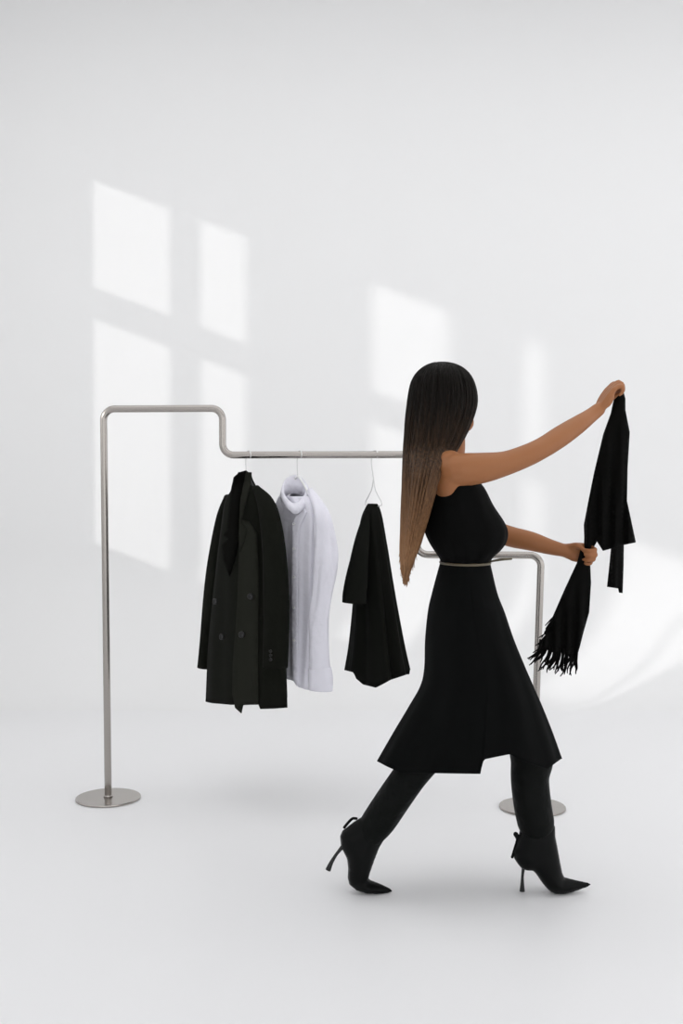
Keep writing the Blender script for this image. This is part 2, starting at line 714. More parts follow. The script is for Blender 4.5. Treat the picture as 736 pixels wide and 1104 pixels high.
def hanger(name, label, px, stem_py, spread, drop, mat_body, stem_px, yaw_deg, rad=0.0045, wirebody=False):
    rail = rackp(px, z_mid)
    d = rail[1]
    neck = P(stem_px, stem_py, d)
    yw = math.radians(yaw_deg)
    ax = np.array([math.cos(yw), -math.sin(yw), 0])
    root = empty(name, label, 'hanger', tuple(neck), 'hangers on the rail')
    mb = MB()
    tube(mb, hook_on(rail, yw, neck), 0.0023, n=8, k=2)
    mb.build('hook', M['wire'], root)
    mb = MB()
    if wirebody:
        pts = [neck, neck + ax * spread * .25 + [0, 0, -drop * .45], neck + ax * spread + [0, 0, -drop], neck - ax * spread + [0, 0, -drop], neck - ax * spread * .25 + [0, 0, -drop * .45], neck]
        tube(mb, pts, 0.0021, n=8, k=3)
        mb.build('wire_frame', M['wire'], root)
    else:
        tube(mb, [neck - ax * spread + [0, 0, -drop], neck - ax * spread * .4 + [0, 0, -drop * .3], neck, neck + ax * spread * .4 + [0, 0, -drop * .3], neck + ax * spread + [0, 0, -drop]], [rad * 1.3, rad, rad * 1.2, rad, rad * 1.3], n=10, k=4)
        mb.build('shoulder_bar', mat_body, root)
    return root


DC = rackp(266, 0)[1]
DS = rackp(323, 0)[1]
DT = rackp(404, 0)[1]
hanger('clothes_hanger', 'metal hanger hook at the left end of the rail, holding the black coat', 268, 509, 0.06, 0.085, M['button'], 265.5, 52)
hanger('clothes_hanger', 'white hanger with steel hook, holding the white shirt', 323, 514, 0.09, 0.07, M['whiteplastic'], 321, 58)
hanger('clothes_hanger', 'thin wire hanger with its open triangle showing above the black blouse', 404, 516, 0.045, 0.105, M['wire'], 402.5, 45, wirebody=True)


# ------------------------------------------------------------------ folds
def folds(spec):
    """spec: list of (count, phase, amplitude at top, amplitude at bottom, drift)"""
    def f(th, t):
        s = 1.0
        for (k, ph, a0, a1, dr) in spec:
            s += (a0 + (a1 - a0) * t) * math.sin(k * th + ph + dr * t)
        return s
    return f


# ------------------------------------------------------------------ black coat
coat = empty('coat', 'black double-breasted coat hanging at the left end of the rail', 'coat', tuple(P(266, 640, DC)))
YC = 54
st = [
    (517, 258, 271, DC, 0.030, YC), (522, 253, 274, DC, 0.040, YC), (530, 247, 284, DC, 0.055, YC), (541, 240, 294, DC, 0.068, YC),
    (565, 236, 299, DC, 0.080, YC), (600, 231, 303, DC, 0.085, YC), (650, 225, 308, DC, 0.088, YC), (700, 220, 311, DC, 0.09, YC), (758, 217, 313.5, DC, 0.092, YC)]


def coat_hem(px, th):
    return float(np.interp(px, [215, 233, 250, 279, 279.5, 296, 316], [755.5, 758.5, 760, 758, 764.5, 764, 762.5])) if math.sin(th) > -0.2 else 752


mbc = MB()
loft(mbc, st, n=120, k=6, fold=folds([(5, 0.4, 0, 0.035, 1.0), (9, 1.0, 0.003, 0.028, 0.6)]), hem=coat_hem, cap=(True, False))
coat_bvh = mbc.bvh()
o = mbc.build('coat_body', M['wool'], coat)
mod(o, 'SOLIDIFY', thickness=0.005, offset=-1)


def sleeve(parent, pts, rads, material, yaw, name='sleeve', flat=0.6, wr=None, n=36, seed=0):
    """hanging sleeve: elliptic tube with an open, thick-edged cuff and soft creases"""
    a = catmull(np.column_stack([np.asarray(pts, float), np.asarray(rads, float)]), 8)
    p, r = a[:, :3], a[:, 3]
    T = np.gradient(p, axis=0)
    T /= np.linalg.norm(T, axis=1)[:, None]
    yw = math.radians(yaw)
    ref = np.array([math.cos(yw), -math.sin(yw), 0])
    vs = []
    rs = np.random.RandomState(seed)
    ph = rs.rand(6) * 6.28
    for i in range(len(p)):
        t = i / (len(p) - 1)
        x = ref - T[i] * ref.dot(T[i])
        x /= np.linalg.norm(x)
        z = np.cross(T[i], x)
        for j in range(n):
            an = 2 * math.pi * j / n
            s = 1
            if wr:
                s += wr * (math.sin(3 * an + ph[0] + 5 * t) + 0.7 * math.sin(5 * an + ph[1] - 9 * t) + 0.6 * math.sin(2 * an + 17 * t + ph[2])) * math.sin(math.pi * min(1, t * 1.15)) ** 0.6
            vs.append(p[i] + r[i] * s * (x * math.cos(an) + z * math.sin(an) * flat))
    fs = []
    for i in range(len(p) - 1):
        for j in range(n):
            fs.append((i * n + j, i * n + (j + 1) % n, (i + 1) * n + (j + 1) % n, (i + 1) * n + j))
    fs.append(tuple(range(n))[::-1])
    mb = MB().add(vs, fs)
    o = mb.build(name, material, parent)
    mod(o, 'SOLIDIFY', thickness=0.004, offset=-1)
    return o, mb


PXM = F / DC          # pixels per metre at the rack
# far sleeve (left) and near sleeve (right)
sleeve(coat, [P(246, 536, DC + .15), P(241, 560, DC + .20), P(234, 602, DC + .235), P(227.5, 650, DC + .25), P(223, 695, DC + .25), P(220, 720, DC + .25)],
       [0.018, 0.033, 0.037, 0.034, 0.031, 0.029], M['wool'], 10, flat=1.3, wr=0.02, seed=1)
o, near_sl = sleeve(coat, [P(276, 526, DC - .075), P(286.5, 543, DC - .15), P(292, 566, DC - .18), P(296, 600, DC - .20), P(298, 650, DC - .205), P(297.5, 690, DC - .205), P(296.5, 719, DC - .20)],
                    [0.014, 0.034, 0.042, 0.047, 0.050, 0.050, 0.049], M['wool'], 10, flat=0.9, wr=0.02, seed=2)
sl_bvh = near_sl.bvh()
# the front edge that overlaps; light falling on it is put into its paler wool
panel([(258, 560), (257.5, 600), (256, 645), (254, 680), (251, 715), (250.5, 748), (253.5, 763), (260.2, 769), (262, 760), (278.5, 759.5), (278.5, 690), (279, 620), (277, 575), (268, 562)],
      coat_bvh, 0.012, 0.006, 'front_panel', M['lapel_lit_wool'], coat, step=3.5)
# far lapel with stand-up collar, darker cloth
panel([(265.4, 507), (258, 509.5), (252, 514.5), (249, 530), (247, 550), (244.8, 572), (241.2, 577), (245.5, 581), (239.5, 588), (241, 604), (247.5, 621.5), (253, 605), (257.5, 585), (258, 560), (259, 540), (263, 518)],
      coat_bvh, 0.016, 0.006, 'collar', M['velvet'], coat, step=2.5, fallback=lambda x, y: DC - 0.045, relax=10, bulge=0.006)
# near lapel
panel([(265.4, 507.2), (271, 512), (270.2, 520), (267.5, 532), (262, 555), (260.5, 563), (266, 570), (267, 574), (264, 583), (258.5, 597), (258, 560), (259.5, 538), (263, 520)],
      coat_bvh, 0.020, 0.005, 'lapel', M['lapel_lit_wool'], coat, step=2.5, fallback=lambda x, y: DC - 0.05, relax=10, bulge=0.004)
# back of the stand-up collar
mb = MB()
loft(mb, [(509, 257, 271, DC + .0, 0.030, YC), (515, 254.5, 271.5, DC, 0.036, YC), (524, 253, 276, DC, 0.045, YC)], n=48, k=4, cap=(False, False))
o = mb.build('collar_stand', M['velvet'], coat)
mod(o, 'SOLIDIFY', thickness=0.004, offset=-1)


def button(px, py, bvh, r, parent, material, off=0.012, name='button'):
    o_ = Vector((0, 0, H))
    q = (Vector(P(px, py, 1.0)) - o_).normalized()
    hit = bvh.ray_cast(o_, q, 30)
    pos, nrm = hit[0], hit[1]
    if nrm.dot(q) > 0:
        nrm = -nrm
    nrm = (nrm - q * 0.6).normalized()
    mb = MB()
    n = 24
    prof = [(0.0, 0.001), (0.55, 0.001), (0.72, 0.0022), (0.9, 0.0026), (1.0, 0.0012), (1.0, -0.0015)]
    t1 = nrm.orthogonal().normalized()
    t2 = nrm.cross(t1)
    c = pos + nrm * off
    vs, fs = [], []
    for (k_, z) in prof:
        for j in range(n):
            an = 2 * math.pi * j / n
            vs.append(c + (t1 * math.cos(an) + t2 * math.sin(an)) * r * max(k_, 0.02) + nrm * z)
    for i in range(len(prof) - 1):
        for j in range(n):
            fs.append((i * n + j, i * n + (j + 1) % n, (i + 1) * n + (j + 1) % n, (i + 1) * n + j))
    fs.append(tuple(range(n)))
    fs.append(tuple(range((len(prof) - 1) * n, len(prof) * n))[::-1])
    mb.add(vs, fs)
    return mb.build(name, material, parent)


for (x, y, of) in ((232.8, 648.5, .007), (240, 686.5, .007), (262.8, 684, .021), (272.5, 643, .021)):
    button(x, y, coat_bvh, 0.0125, coat, M['button'], of)
for y in (702, 706.5, 711):
    button(291.8, y, sl_bvh, 0.006, coat, M['button'], 0.005, 'cuff_button')
# welt pocket flap
panel([(281, 664), (284, 663), (284.5, 668), (281, 669)], coat_bvh, 0.006, 0.003, 'pocket_flap', M['wool'], coat, step=2)

# ------------------------------------------------------------------ white shirt
shirt = empty('shirt', 'white button-up shirt hanging on the rail right beside the black coat', 'shirt', tuple(P(325, 640, DS)))
YS = 56
st = [
    (528, 305, 331, DS, 0.045, YS), (536, 300, 340, DS, 0.055, YS), (546, 296, 347, DS, 0.06, YS), (562, 294, 350, DS, 0.065, YS),
    (600, 295, 350, DS, 0.07, YS), (650, 299, 349, DS, 0.07, YS), (700, 303, 347, DS, 0.07, YS), (737, 305, 345, DS, 0.07, YS)]
mbs = MB()
loft(mbs, st, n=140, k=8, neck=0.08, fold=folds([(6, 0.2, 0.02, 0.06, 2.0), (11, 1.3, 0.02, 0.05, 1.5), (17, 0.3, 0.0, 0.02, -2)]), cap=(False, False),
     hem=lambda px, th: float(np.interp(px, [300, 316, 322, 332, 350], [730, 734, 741, 744, 738])))
shirt_bvh = mbs.bvh()
o = mbs.build('shirt_body', M['shirt'], shirt)
mod(o, 'SOLIDIFY', thickness=0.002, offset=-1)
o, sh_sl = sleeve(shirt, [P(334, 528, DS - .07), P(343.5, 547, DS - .14), P(347, 560, DS - .165), P(349.5, 582, DS - .175), P(351.5, 608, DS - .18), P(348, 640, DS - .18), P(344.5, 668, DS - .18), P(344, 700, DS - .178), P(344.5, 722, DS - .175)],
                  [0.012, 0.026, 0.033, 0.039, 0.046, 0.040, 0.037, 0.039, 0.042], M['shirt'], 15, flat=0.75, wr=0.13, seed=5, n=60)
sleeve(shirt, [P(303, 542, DS + .12), P(300, 560, DS + .14), P(298, 600, DS + .15), P(300, 660, DS + .15), P(302, 720, DS + .15)],
       [0.02, 0.034, 0.04, 0.036, 0.036], M['shirt'], 10, flat=0.9, wr=0.04, seed=6)
# cuff at the end of the near sleeve
mb = MB()
c0 = [P(344.5, 720, DS - .175), P(345.5, 732, DS - .174), P(345.3, 744, DS - .173)]
sleeve(shirt, c0, [0.046, 0.049, 0.048], M['shirt'], 15, name='cuff', flat=0.7, n=48)
# placket edge
panel([(328, 546), (318, 556), (314.5, 566), (314.5, 600), (314, 650), (314.5, 700), (315.5, 733), (320, 740), (321.5, 735), (320.5, 690), (320.5, 640), (321, 590), (323, 568), (331, 553)],
      shirt_bvh, 0.006, 0.003, 'placket', M['shirt'], shirt, step=2.5)
for y in (565, 591.5, 622, 655, 690):
    button(317.8, y, shirt_bvh, 0.0055, shirt, M['whiteplastic'], 0.008)
# collar: stand, fold and fall around the neck opening
n = 72
rings = []


def ring(cx, cy, rx, ry_, dep, dz_front, grow=0.0, pt=0.0):
    out = []
    for j in range(n):
        an = 2 * math.pi * j / n
        # an=0 right, pi/2 back, pi left, 3pi/2 front
        x = cx + rx * math.cos(an)
        s = math.sin(an)
        d = DS - 0.045 + dep * s
        y = cy - ry_ * s + pt * max(0.0, -s) ** 6
        out.append(P(x, y, d))
    return out


rings = [ring(317.5, 540, 12, 8, .055, 0), ring(317.5, 533, 11.5, 11.5, .058, 0), ring(317.4, 527, 12.0, 13.8, .064, 0, pt=2), ring(317.4, 526.2, 12.9, 13.8, .069, 0, pt=3),
         ring(318, 529.5, 14.8, 14.0, .078, 0, pt=4), ring(318.5, 535, 16.6, 13.0, .088, 0, pt=6)]
mb = MB()
vs = [p for r in rings for p in r]
fs = []
for i in range(len(rings) - 1):
    for j in range(n):
        fs.append((i * n + j, i * n + (j + 1) % n, (i + 1) * n + (j + 1) % n, (i + 1) * n + j))
mb.add(vs, fs)
o = mb.build('collar', M['shirt'], shirt)
mod(o, 'SOLIDIFY', thickness=0.003, offset=0)
# neck label inside the collar
# ------------------------------------------------------------------ black blouse
bl = empty('blouse', 'black wide-sleeved blouse on the thin wire hanger, between white shirt and woman', 'blouse', tuple(P(405, 640, DT)))
YB = 52
st = [
    (543, 396.5, 406.5, DT, 0.016, YB), (548, 393.5, 409, DT, 0.028, YB), (560, 389, 412, DT, 0.04, YB), (590, 384, 417, DT, 0.05, YB), (620, 382, 421, DT, 0.055, YB), (655, 381, 426, DT, 0.06, YB),
    (700, 377.5, 433, DT, 0.072, YB), (729, 374, 438, DT, 0.08, YB)]
mbb = MB()
loft(mbb, st, n=140, k=6, fold=folds([(6, 2.2, 0.01, 0.10, 0.5), (11, 0.7, 0.02, 0.08, -0.4)]), cap=(True, False),
     hem=lambda px, th: float(np.interp(px, [372, 382, 383, 391, 405, 421, 439], [722.5, 725, 731, 738, 741.5, 733, 727])) if math.sin(th) > -.35 else 722)
o = mbb.build('blouse_body', M['blackcotton'], bl)
mod(o, 'SOLIDIFY', thickness=0.002, offset=-1)
sleeve(bl, [P(396.5, 550, DT - .03), P(393, 566, DT - .05), P(388.5, 592, DT - .085), P(385, 618, DT - .095), P(382.3, 638, DT - .10), P(381.5, 650, DT - .10)],
       [0.008, 0.020, 0.032, 0.041, 0.047, 0.047], M['blackcotton'], 12, flat=0.8, wr=0.035, seed=9)
sleeve(bl, [P(402, 552, DT + .06), P(404, 572, DT + .10), P(407, 610, DT + .12), P(408, 645, DT + .12)], [0.014, 0.03, 0.042, 0.048], M['blackcotton'], 20, flat=0.8, wr=0.03, seed=10)

# ------------------------------------------------------------------ the woman
D = floor_d(962.5)
S = D / F                                    # metres per pixel at her depth
woman = empty('person', 'woman with long brown hair, black top and skirt, striding right in heeled boots', 'person', (float(P(490, 962, D)[0]), D, 0))

FA = math.radians(28)                        # body turned away from the lens
fwd = np.array([math.cos(FA), math.sin(FA), 0])
rgt = np.array([math.sin(FA), -math.cos(FA), 0])
up = np.array([0, 0, 1.0])
YW = 90 - 28
DN, DFAR = D - 0.13, D + 0.16               # near and far shoulder

torso = [  # py, xl, xr, depth, b (front to back), yaw of the shoulder line
    (497, 474, 494, D, .045, 0), (503, 468, 498, D, .10, 0), (512, 463, 507, D, .15, 0), (525, 459.5, 519.5, D, .165, 0), (545, 457, 530, D, .155, 0),
    (570, 458, 545, D, .150, 0), (585, 463, 543, D, .14, 0), (597, 470, 534, D, .125, 0), (606, 475, 527, D, .115, 0)]
low_t = [(606, 475, 527, D, .115, 0), (625, 470, 532, D, .135, 0), (650, 464, 538, D, .16, 0), (690, 463, 542, D, .17, 0), (715, 466, 540, D, .15, 0)]

body = MB()
loft(body, torso + low_t[1:], n=48, k=4, grow=-0.018)
# shoulders, blade and armhole flesh
ellipsoid(body, P(486, 515, D - .108), [np.array([.058, 0, .012]), np.array([0, .066, 0]), np.array([-.012, 0, .082])])
ellipsoid(body, P(493, 513, D + .125), [np.array([.05, 0, .0]), np.array([0, .055, 0]), np.array([0, 0, .05])])
# right arm, raised and reaching forward
tube(body, [P(480, 512, D - .10), P(492, 507.5, D - .14), P(520, 504.5, D - .145), P(545, 499.5, D - .13), P(568, 491, D - .11), P(586, 482, D - .085), P(604, 470.5, D - .05), P(622, 458.5, D - .01), P(636, 448.5, D + .03), P(645, 441.5, D + .05)],
     [.048, .051, .046, .037, .034, .0325, .033, .029, .0235, .0215], n=24)
# left arm, lower, half hidden behind the torso
tube(body, [P(498, 514, D + .14), P(504, 537, D + .18), P(516, 557, D + .215), P(532, 571.5, D + .23), P(550, 578.5, D + .225), P(572, 583.5, D + .20), P(592, 589.5, D + .18), P(606, 593, D + .165), P(613, 594.5, D + .16)],
     [.048, .042, .037, .035, .0345, .032, .026, .022, .021], n=24)
# neck
hc = P(479, 442, D + .0)                     # head centre
HF = math.radians(50)
hf = np.array([math.cos(HF) * math.cos(-.12), math.sin(HF) * math.cos(-.12), math.sin(-.12)])
hr = np.array([math.sin(HF), -math.cos(HF), 0])
hu = np.cross(hr, hf)
hu /= np.linalg.norm(hu)


def hp(f, r, u):
    return hc + hf * f + hr * r + hu * u


tube(body, [P(479, 516, D), P(481, 500, D), P(484, 484, D + .01), P(483, 462, D + .005)], [.062, .052, .050, .052], n=24)
# head
ellipsoid(body, hp(-.006, 0, .035), [hf * .092, hr * .077, hu * .096])
ellipsoid(body, hp(.030, 0, -.025), [hf * .064, hr * .063, hu * .088])
ellipsoid(body, hp(.040, 0, -.075), [hf * .044, hr * .046, hu * .045])
ellipsoid(body, hp(.070, 0, -.104), [hf * .018, hr * .022, hu * .018])
for s in (-1, 1):
    ellipsoid(body, hp(.062, s * .040, -.030), [hf * .028, hr * .025, hu * .03])        # cheek
    tube(body, [hp(.074, s * .052, .020), hp(.088, s * .030, .027), hp(.090, s * .010, .022)], [.008, .011, .010], n=10)  # brow ridge
    ellipsoid(body, hp(.000, s * .080, -.012), [hf * .017, hr * .009, hu * .031])        # ear
    tube(body, [hp(-.012, s * .084, .012), hp(-.018, s * .087, -.005), hp(-.008, s * .084, -.030)], [.004, .004, .004], n=8)
tube(body, [hp(.088, 0, .018), hp(.102, 0, -.008), hp(.116, 0, -.030)], [.009, .0105, .012], n=12)        # nose
for s in (-1, 1):
    ellipsoid(body, hp(.101, s * .012, -.033), [hf * .013, hr * .009, hu * .009])
ellipsoid(body, hp(.094, 0, -.062), [hf * .012, hr * .024, hu * .0065])
ellipsoid(body, hp(.092, 0, -.073), [hf * .012, hr * .021, hu * .0075])


# hands
def hand(mb, wrist, L, Wd, N, curls, thumb, sc=0.92):
    """L along the hand, Wd from thumb side to little finger, N out of the palm"""
    L, Wd, N = [np.asarray(a, float) / np.linalg.norm(a) for a in (L, Wd, N)]

    def q(l, w, n_):
        return np.asarray(wrist) + sc * (L * l + Wd * w + N * n_)
    # palm: four metacarpal rods fused
    for i, w in enumerate((-.030, -.010, .010, .029)):
        tube(mb, [q(-.005, w * .55, 0), q(.04, w * .9, 0), q(.086 - .004 * abs(i - 1.2), w, 0)], [.0145 * sc, .0145 * sc, .0105 * sc], n=12)
    ellipsoid(mb, q(.035, -.026, .010), [L * .030 * sc, Wd * .017 * sc, N * .016 * sc])
    ellipsoid(mb, q(.035, .024, .008), [L * .032 * sc, Wd * .014 * sc, N * .014 * sc])
    tips = []
    lens = [(.042, .025, .021), (.046, .029, .022), (.043, .027, .022), (.033, .020, .019)]
    for i, w in enumerate((-.030, -.010, .010, .029)):
        p = q(.086 - .004 * abs(i - 1.2), w, 0)
        pts = [p]
        ang = 0
        for j in range(3):
            ang += math.radians(curls[i][j])
            p = p + sc * lens[i][j] * (L * math.cos(ang) + N * math.sin(ang))
            pts.append(p)
        tube(mb, pts, np.array([.0095, .0088, .0080, .0066]) * sc, n=12, k=4)
        tips.append((pts, ang))
    tp = [q(*t) for t in thumb]
    tube(mb, tp, np.array([.0125, .0110, .0100, .0078]) * sc, n=12, k=4)
    return tips, tp


# raised right hand: palm towards the cloth, little finger towards the lens
wr_ = P(646.5, 440, D + .055)
hL = P(660, 416, D + .065) - wr_
hN = np.array([1.0, 0.25, -.2])
hN -= hL * hN.dot(hL) / hL.dot(hL)
hW = -np.cross(hN, hL)
hW = hW if hW[1] < 0 else -hW
hand(body, wr_, hL, hW, hN, [(18, 92, 60), (22, 94, 60), (26, 96, 60), (34, 96, 60)], [(.015, -.028, .008), (.042, -.040, .026), (.066, -.034, .036), (.086, -.018, .040)], sc=.85)
# lower left hand: fingers close around the gathered cloth towards the lens
wl_ = P(612, 594.2, D + .16)
lL = P(630, 596.5, D + .14) - wl_
lN = np.array([.1, -1.0, -.25])
lN -= lL * lN.dot(lL) / lL.dot(lL)
lW = np.cross(lL, lN)
lW = lW if lW[2] < 0 else -lW
hand(body, wl_, lL, lW, lN, [(44, 78, 55), (48, 80, 55), (52, 80, 55), (56, 82, 55)], [(.015, -.026, .010), (.040, -.036, .026), (.062, -.030, .038), (.078, -.016, .044)], sc=.82)
# legs, inside the trousers
hipR, hipL = P(499, 690, D - .05), P(512, 690, D + .06)
tube(body, [hipR, P(488, 760, D - .045), P(462, 808, D - .04), P(441, 838, D - .03), P(415, 874, D - .01), P(394, 908, D)], [.075, .06, .046, .043, .04, .03], n=20)
tube(body, [hipL, P(540, 750, D + .05), P(568, 800, D + .02), P(573, 840, D + .01), P(576, 880, D), P(580, 915, D)], [.075, .06, .047, .045, .042, .034], n=20)
fuse(body, 'body', M['skin'], woman, voxel=0.0042, smooth=5)

for s in (-1, 1):
    mb = MB()
    ellipsoid(mb, hp(.078, s * .032, .002), [hf * .012, hr * .0125, hu * .0085])
    ey = mb.build('eye', M['eye'], woman)
    mb = MB()
    ellipsoid(mb, hp(.0875, s * .032, .002), [hf * .0032, hr * .0052, hu * .0052])
    mb.build('iris', M['iris'], ey)
    mb = MB()
    tube(mb, [hp(.082, s * .052, .024), hp(.094, s * .034, .033), hp(.098, s * .014, .029)], [.002, .0035, .003], n=8)
    mb.build('eyebrow', M['brow'], woman)
mb = MB()
ellipsoid(mb, hp(.098, 0, -.0625), [hf * .011, hr * .021, hu * .0055])
ellipsoid(mb, hp(.096, 0, -.072), [hf * .011, hr * .018, hu * .0065])
mb.build('lips', M['lips'], woman)

# --- sleeveless top
mb = MB()
tst = [(508, 465, 503, D, .12, 0), (513, 461.5, 508, D, .148, 0), (525, 457.5, 520.5, D, .168, 0), (545, 455.5, 531, D, .160, 0), (562, 456, 542, D, .156, 0),
       (573, 457.5, 546, D, .152, 0), (584, 462, 544.5, D, .145, 0), (593, 467.5, 538.5, D, .135, 0), (601, 473, 530, D, .122, 0), (605, 475, 527.5, D, .117, 0)]
loft(mb, tst, n=120, k=6, fold=folds([(7, 0.5, 0.0, 0.02, 1.2), (12, 1.5, 0.0, 0.02, -1)]), cap=(False, False))
o = mb.build('top', M['crepe'], woman)
mod(o, 'SOLIDIFY', thickness=0.003, offset=-1)
# --- belt
mb = MB()
loft(mb, [(605.4, 474.5, 528, D, .118, 0), (606.4, 474, 528.4, D, .121, 0), (607.5, 474.3, 528.2, D, .120, 0)], n=90, k=2, cap=(False, False))
o = mb.build('belt', M['beltcloth'], woman)
mod(o, 'SOLIDIFY', thickness=0.003, offset=0)
mb = MB()
tube(mb, [P(526, 606, D - .03), P(533, 604.5, D - .05), P(541, 603.2, D - .06), P(551, 602.6, D - .06)], [.003, .0035, .004, .003], n=10, flat=0.5, ref=(0, 1, 0))
mb.build('belt_tail', M['beltcloth'], o)
# --- skirt
sst = [(606, 475, 527.5, D, .118, 0), (612, 473, 529, D, .124, 0), (640, 465.5, 535.5, D, .15, 0), (660, 461, 543, D, .168, 0), (690, 458, 553, D, .18, 0), (720, 457, 565, D, .186, 0),
       (740, 452.5, 573.5, D, .19, 0), (762, 440, 583, D, .2, 0), (790, 423, 594, D, .21, 0), (820, 405.5, 604.5, D, .225, 0)]


def skirt_hem(px, th):
    if math.sin(th) < -0.15:
        return float(np.interp(px, [404, 440, 560, 606], [819, 816, 812, 817]))
    return float(np.interp(px, [404, 418, 432, 518.5, 520.5, 535, 550, 560, 590, 605], [819.5, 827, 833, 834.5, 819, 816, 813, 819, 829, 818]))


mb = MB()


def sk_fold(th, t):
    a = max(0.0, t - 0.25)
    return 1 + a * (0.035 * math.sin(7 * th + 0.6 + t) + 0.03 * math.sin(12 * th + 2.0 - t)) * (abs(math.sin(th)) ** 0.7)


loft(mb, sst, n=240, k=6, fold=sk_fold, cap=(False, False), hem=skirt_hem)
o = mb.build('skirt', M['skirt'], woman)
mod(o, 'SOLIDIFY', thickness=0.003, offset=-1)
# --- trousers
tr = MB()
loft(tr, [(612, 477, 525, D, .105, 0), (650, 466, 536, D, .14, 0), (690, 464, 542, D, .155, 0), (720, 470, 540, D, .14, 0)], n=40, k=4)
tube(tr, [P(499, 690, D - .05), P(492, 745, D - .05), P(472, 797, D - .045), P(443.5, 834, D - .035), P(424.5, 861, D - .02), P(409, 884, D - .005), P(399, 897, D)], [.07, .068, .058, .0535, .0535, .053, .048], n=28)
tube(tr, [P(512, 690, D + .07), P(538, 745, D + .06), P(566, 790, D + .03), P(573, 816, D + .02), P(571, 836, D + .012), P(572, 853, D + .006), P(574.5, 872, D), P(577.5, 887, D)], [.07, .068, .066, .068, .0605, .0595, .059, .058], n=28)
fuse(tr, 'trousers', M['leather'], woman, voxel=0.006, smooth=3)


# --- boots
def zc(crop, pts, sc):
    return [(crop[0] + x / sc, crop[1] + y / sc) for x, y in pts]


fo = zc((530, 820), [(190, 430), (176, 500), (160, 560), (143, 600), (145, 645), (168, 680), (193, 712), (225, 724), (268, 726), (290, 747), (320, 792), (350, 832), (380, 862), (410, 876), (470, 879),
                     (520, 872), (565, 858), (620, 842), (655, 828), (663, 818), (640, 806), (580, 795), (525, 783), (478, 771), (466, 740), (450, 660), (436, 580), (420, 500), (418, 430), (370, 400), (260, 400)], 6.133)
ro = zc((340, 830), [(265, 265), (215, 297), (152, 345), (138, 378), (143, 430), (160, 470), (178, 505), (184, 560), (181, 610), (190, 648), (230, 680), (290, 699), (360, 703), (405, 701), (438, 692), (440, 685), (425, 672),
                     (370, 647), (315, 628), (300, 618), (310, 580), (335, 510), (362, 440), (390, 395), (370, 330), (320, 270)], 5.257)


def boot(outline, label, hw, heel_pts, heel_r, tab, dep):
    mb = MB()
    inflate(mb, outline, 1.6, dep, hw, 17)
    root = fuse(mb, 'boot', M['boot'], woman, voxel=0.0035, smooth=3)
    root['label'] = label
    mb = MB()
    tube(mb, heel_pts, heel_r, n=20, k=4, cap=False)
    mb.build('heel', M['heel'], root)
    mb = MB()
    tube(mb, tab, .0045, n=10, k=4, flat=0.5, ref=(0, 1, 0))
    mb.build('pull_tab', M['boot'], root)
    return root


def hwid(toe_x, ball_x):
    def f(x, y):
        if x > ball_x:
            return max(0.006, 0.042 * (1 - ((x - ball_x) / (toe_x - ball_x)) ** 1.6))
        return 0.042
    return f


boot(fo, 'front boot planted flat, pointed toe and thin heel', hwid(639.5, 600), [P(564, 935, D), P(563, 945, D), P(562.8, 953, D), P(562.7, 960.8, D)], [.0055, .0045, .006, .0085],
     [P(560, 906, D), P(556, 899.5, D), P(555, 898), P(557, 903, D), P(555, 913, D), P(552.2, 924, D)] if False else [P(559.5, 904, D), P(556.5, 898.5, D), P(554.6, 899.5, D), P(557.3, 905, D), P(555, 914, D), P(552, 924, D)], D)
boot(ro, 'rear boot pushing off its toe with the heel lifted', hwid(425, 398), [P(369, 913, D), P(362.5, 921, D), P(357, 930, D), P(353.5, 938, D)], [.0065, .005, .0065, .009],
     [P(384, 882.5, D), P(380, 882.5, D), P(376, 886, D), P(371, 892, D)], D)

# --- hair: a fall of strands from the crown to the elbow
hst = [(390.5, 470, 481, D - .0, .018, 0), (392.5, 463, 489, D, .040, 0), (397, 455, 498, D, .062, 0), (404, 448.5, 505, D, .078, 0), (414, 444, 509.5, D, .090, 0), (427, 441.5, 512, D, .096, 0), (441, 439.8, 511, D, .098, 0),
       (455, 438.3, 506.5, D, .098, 0), (470, 437.2, 500, D - .005, .098, 0), (485, 436, 492, D - .01, .10, 0), (500, 435.3, 483, D - .03, .14, 0), (515, 434.6, 475, D - .045, .165, 0), (530, 434, 469, D - .05, .165, 0),
       (545, 433.3, 464.5, D - .05, .15, 0), (560, 432.6, 460.5, D - .04, .12, 0), (575, 432, 456, D - .03, .085, 0), (590, 431.4, 451.5, D - .03, .065, 0), (603, 431.6, 446, D - .03, .045, 0), (612, 432.8, 443, D - .03, .028, 0), (618, 434.8, 440.6, D - .03, .010, 0)]
hb = MB()
nH = 200


def h_fold(th, t):
    a = min(1.0, t * 4)
    return 1 + a * (0.012 * math.sin(23 * th + 2.1 * math.sin(3 * t)) + 0.012 * math.sin(37 * th + 1.7 * t) + 0.02 * math.sin(9 * th + 2 * t) * t)


rows = loft(hb, hst, n=nH, k=4, fold=h_fold, cap=(True, True))
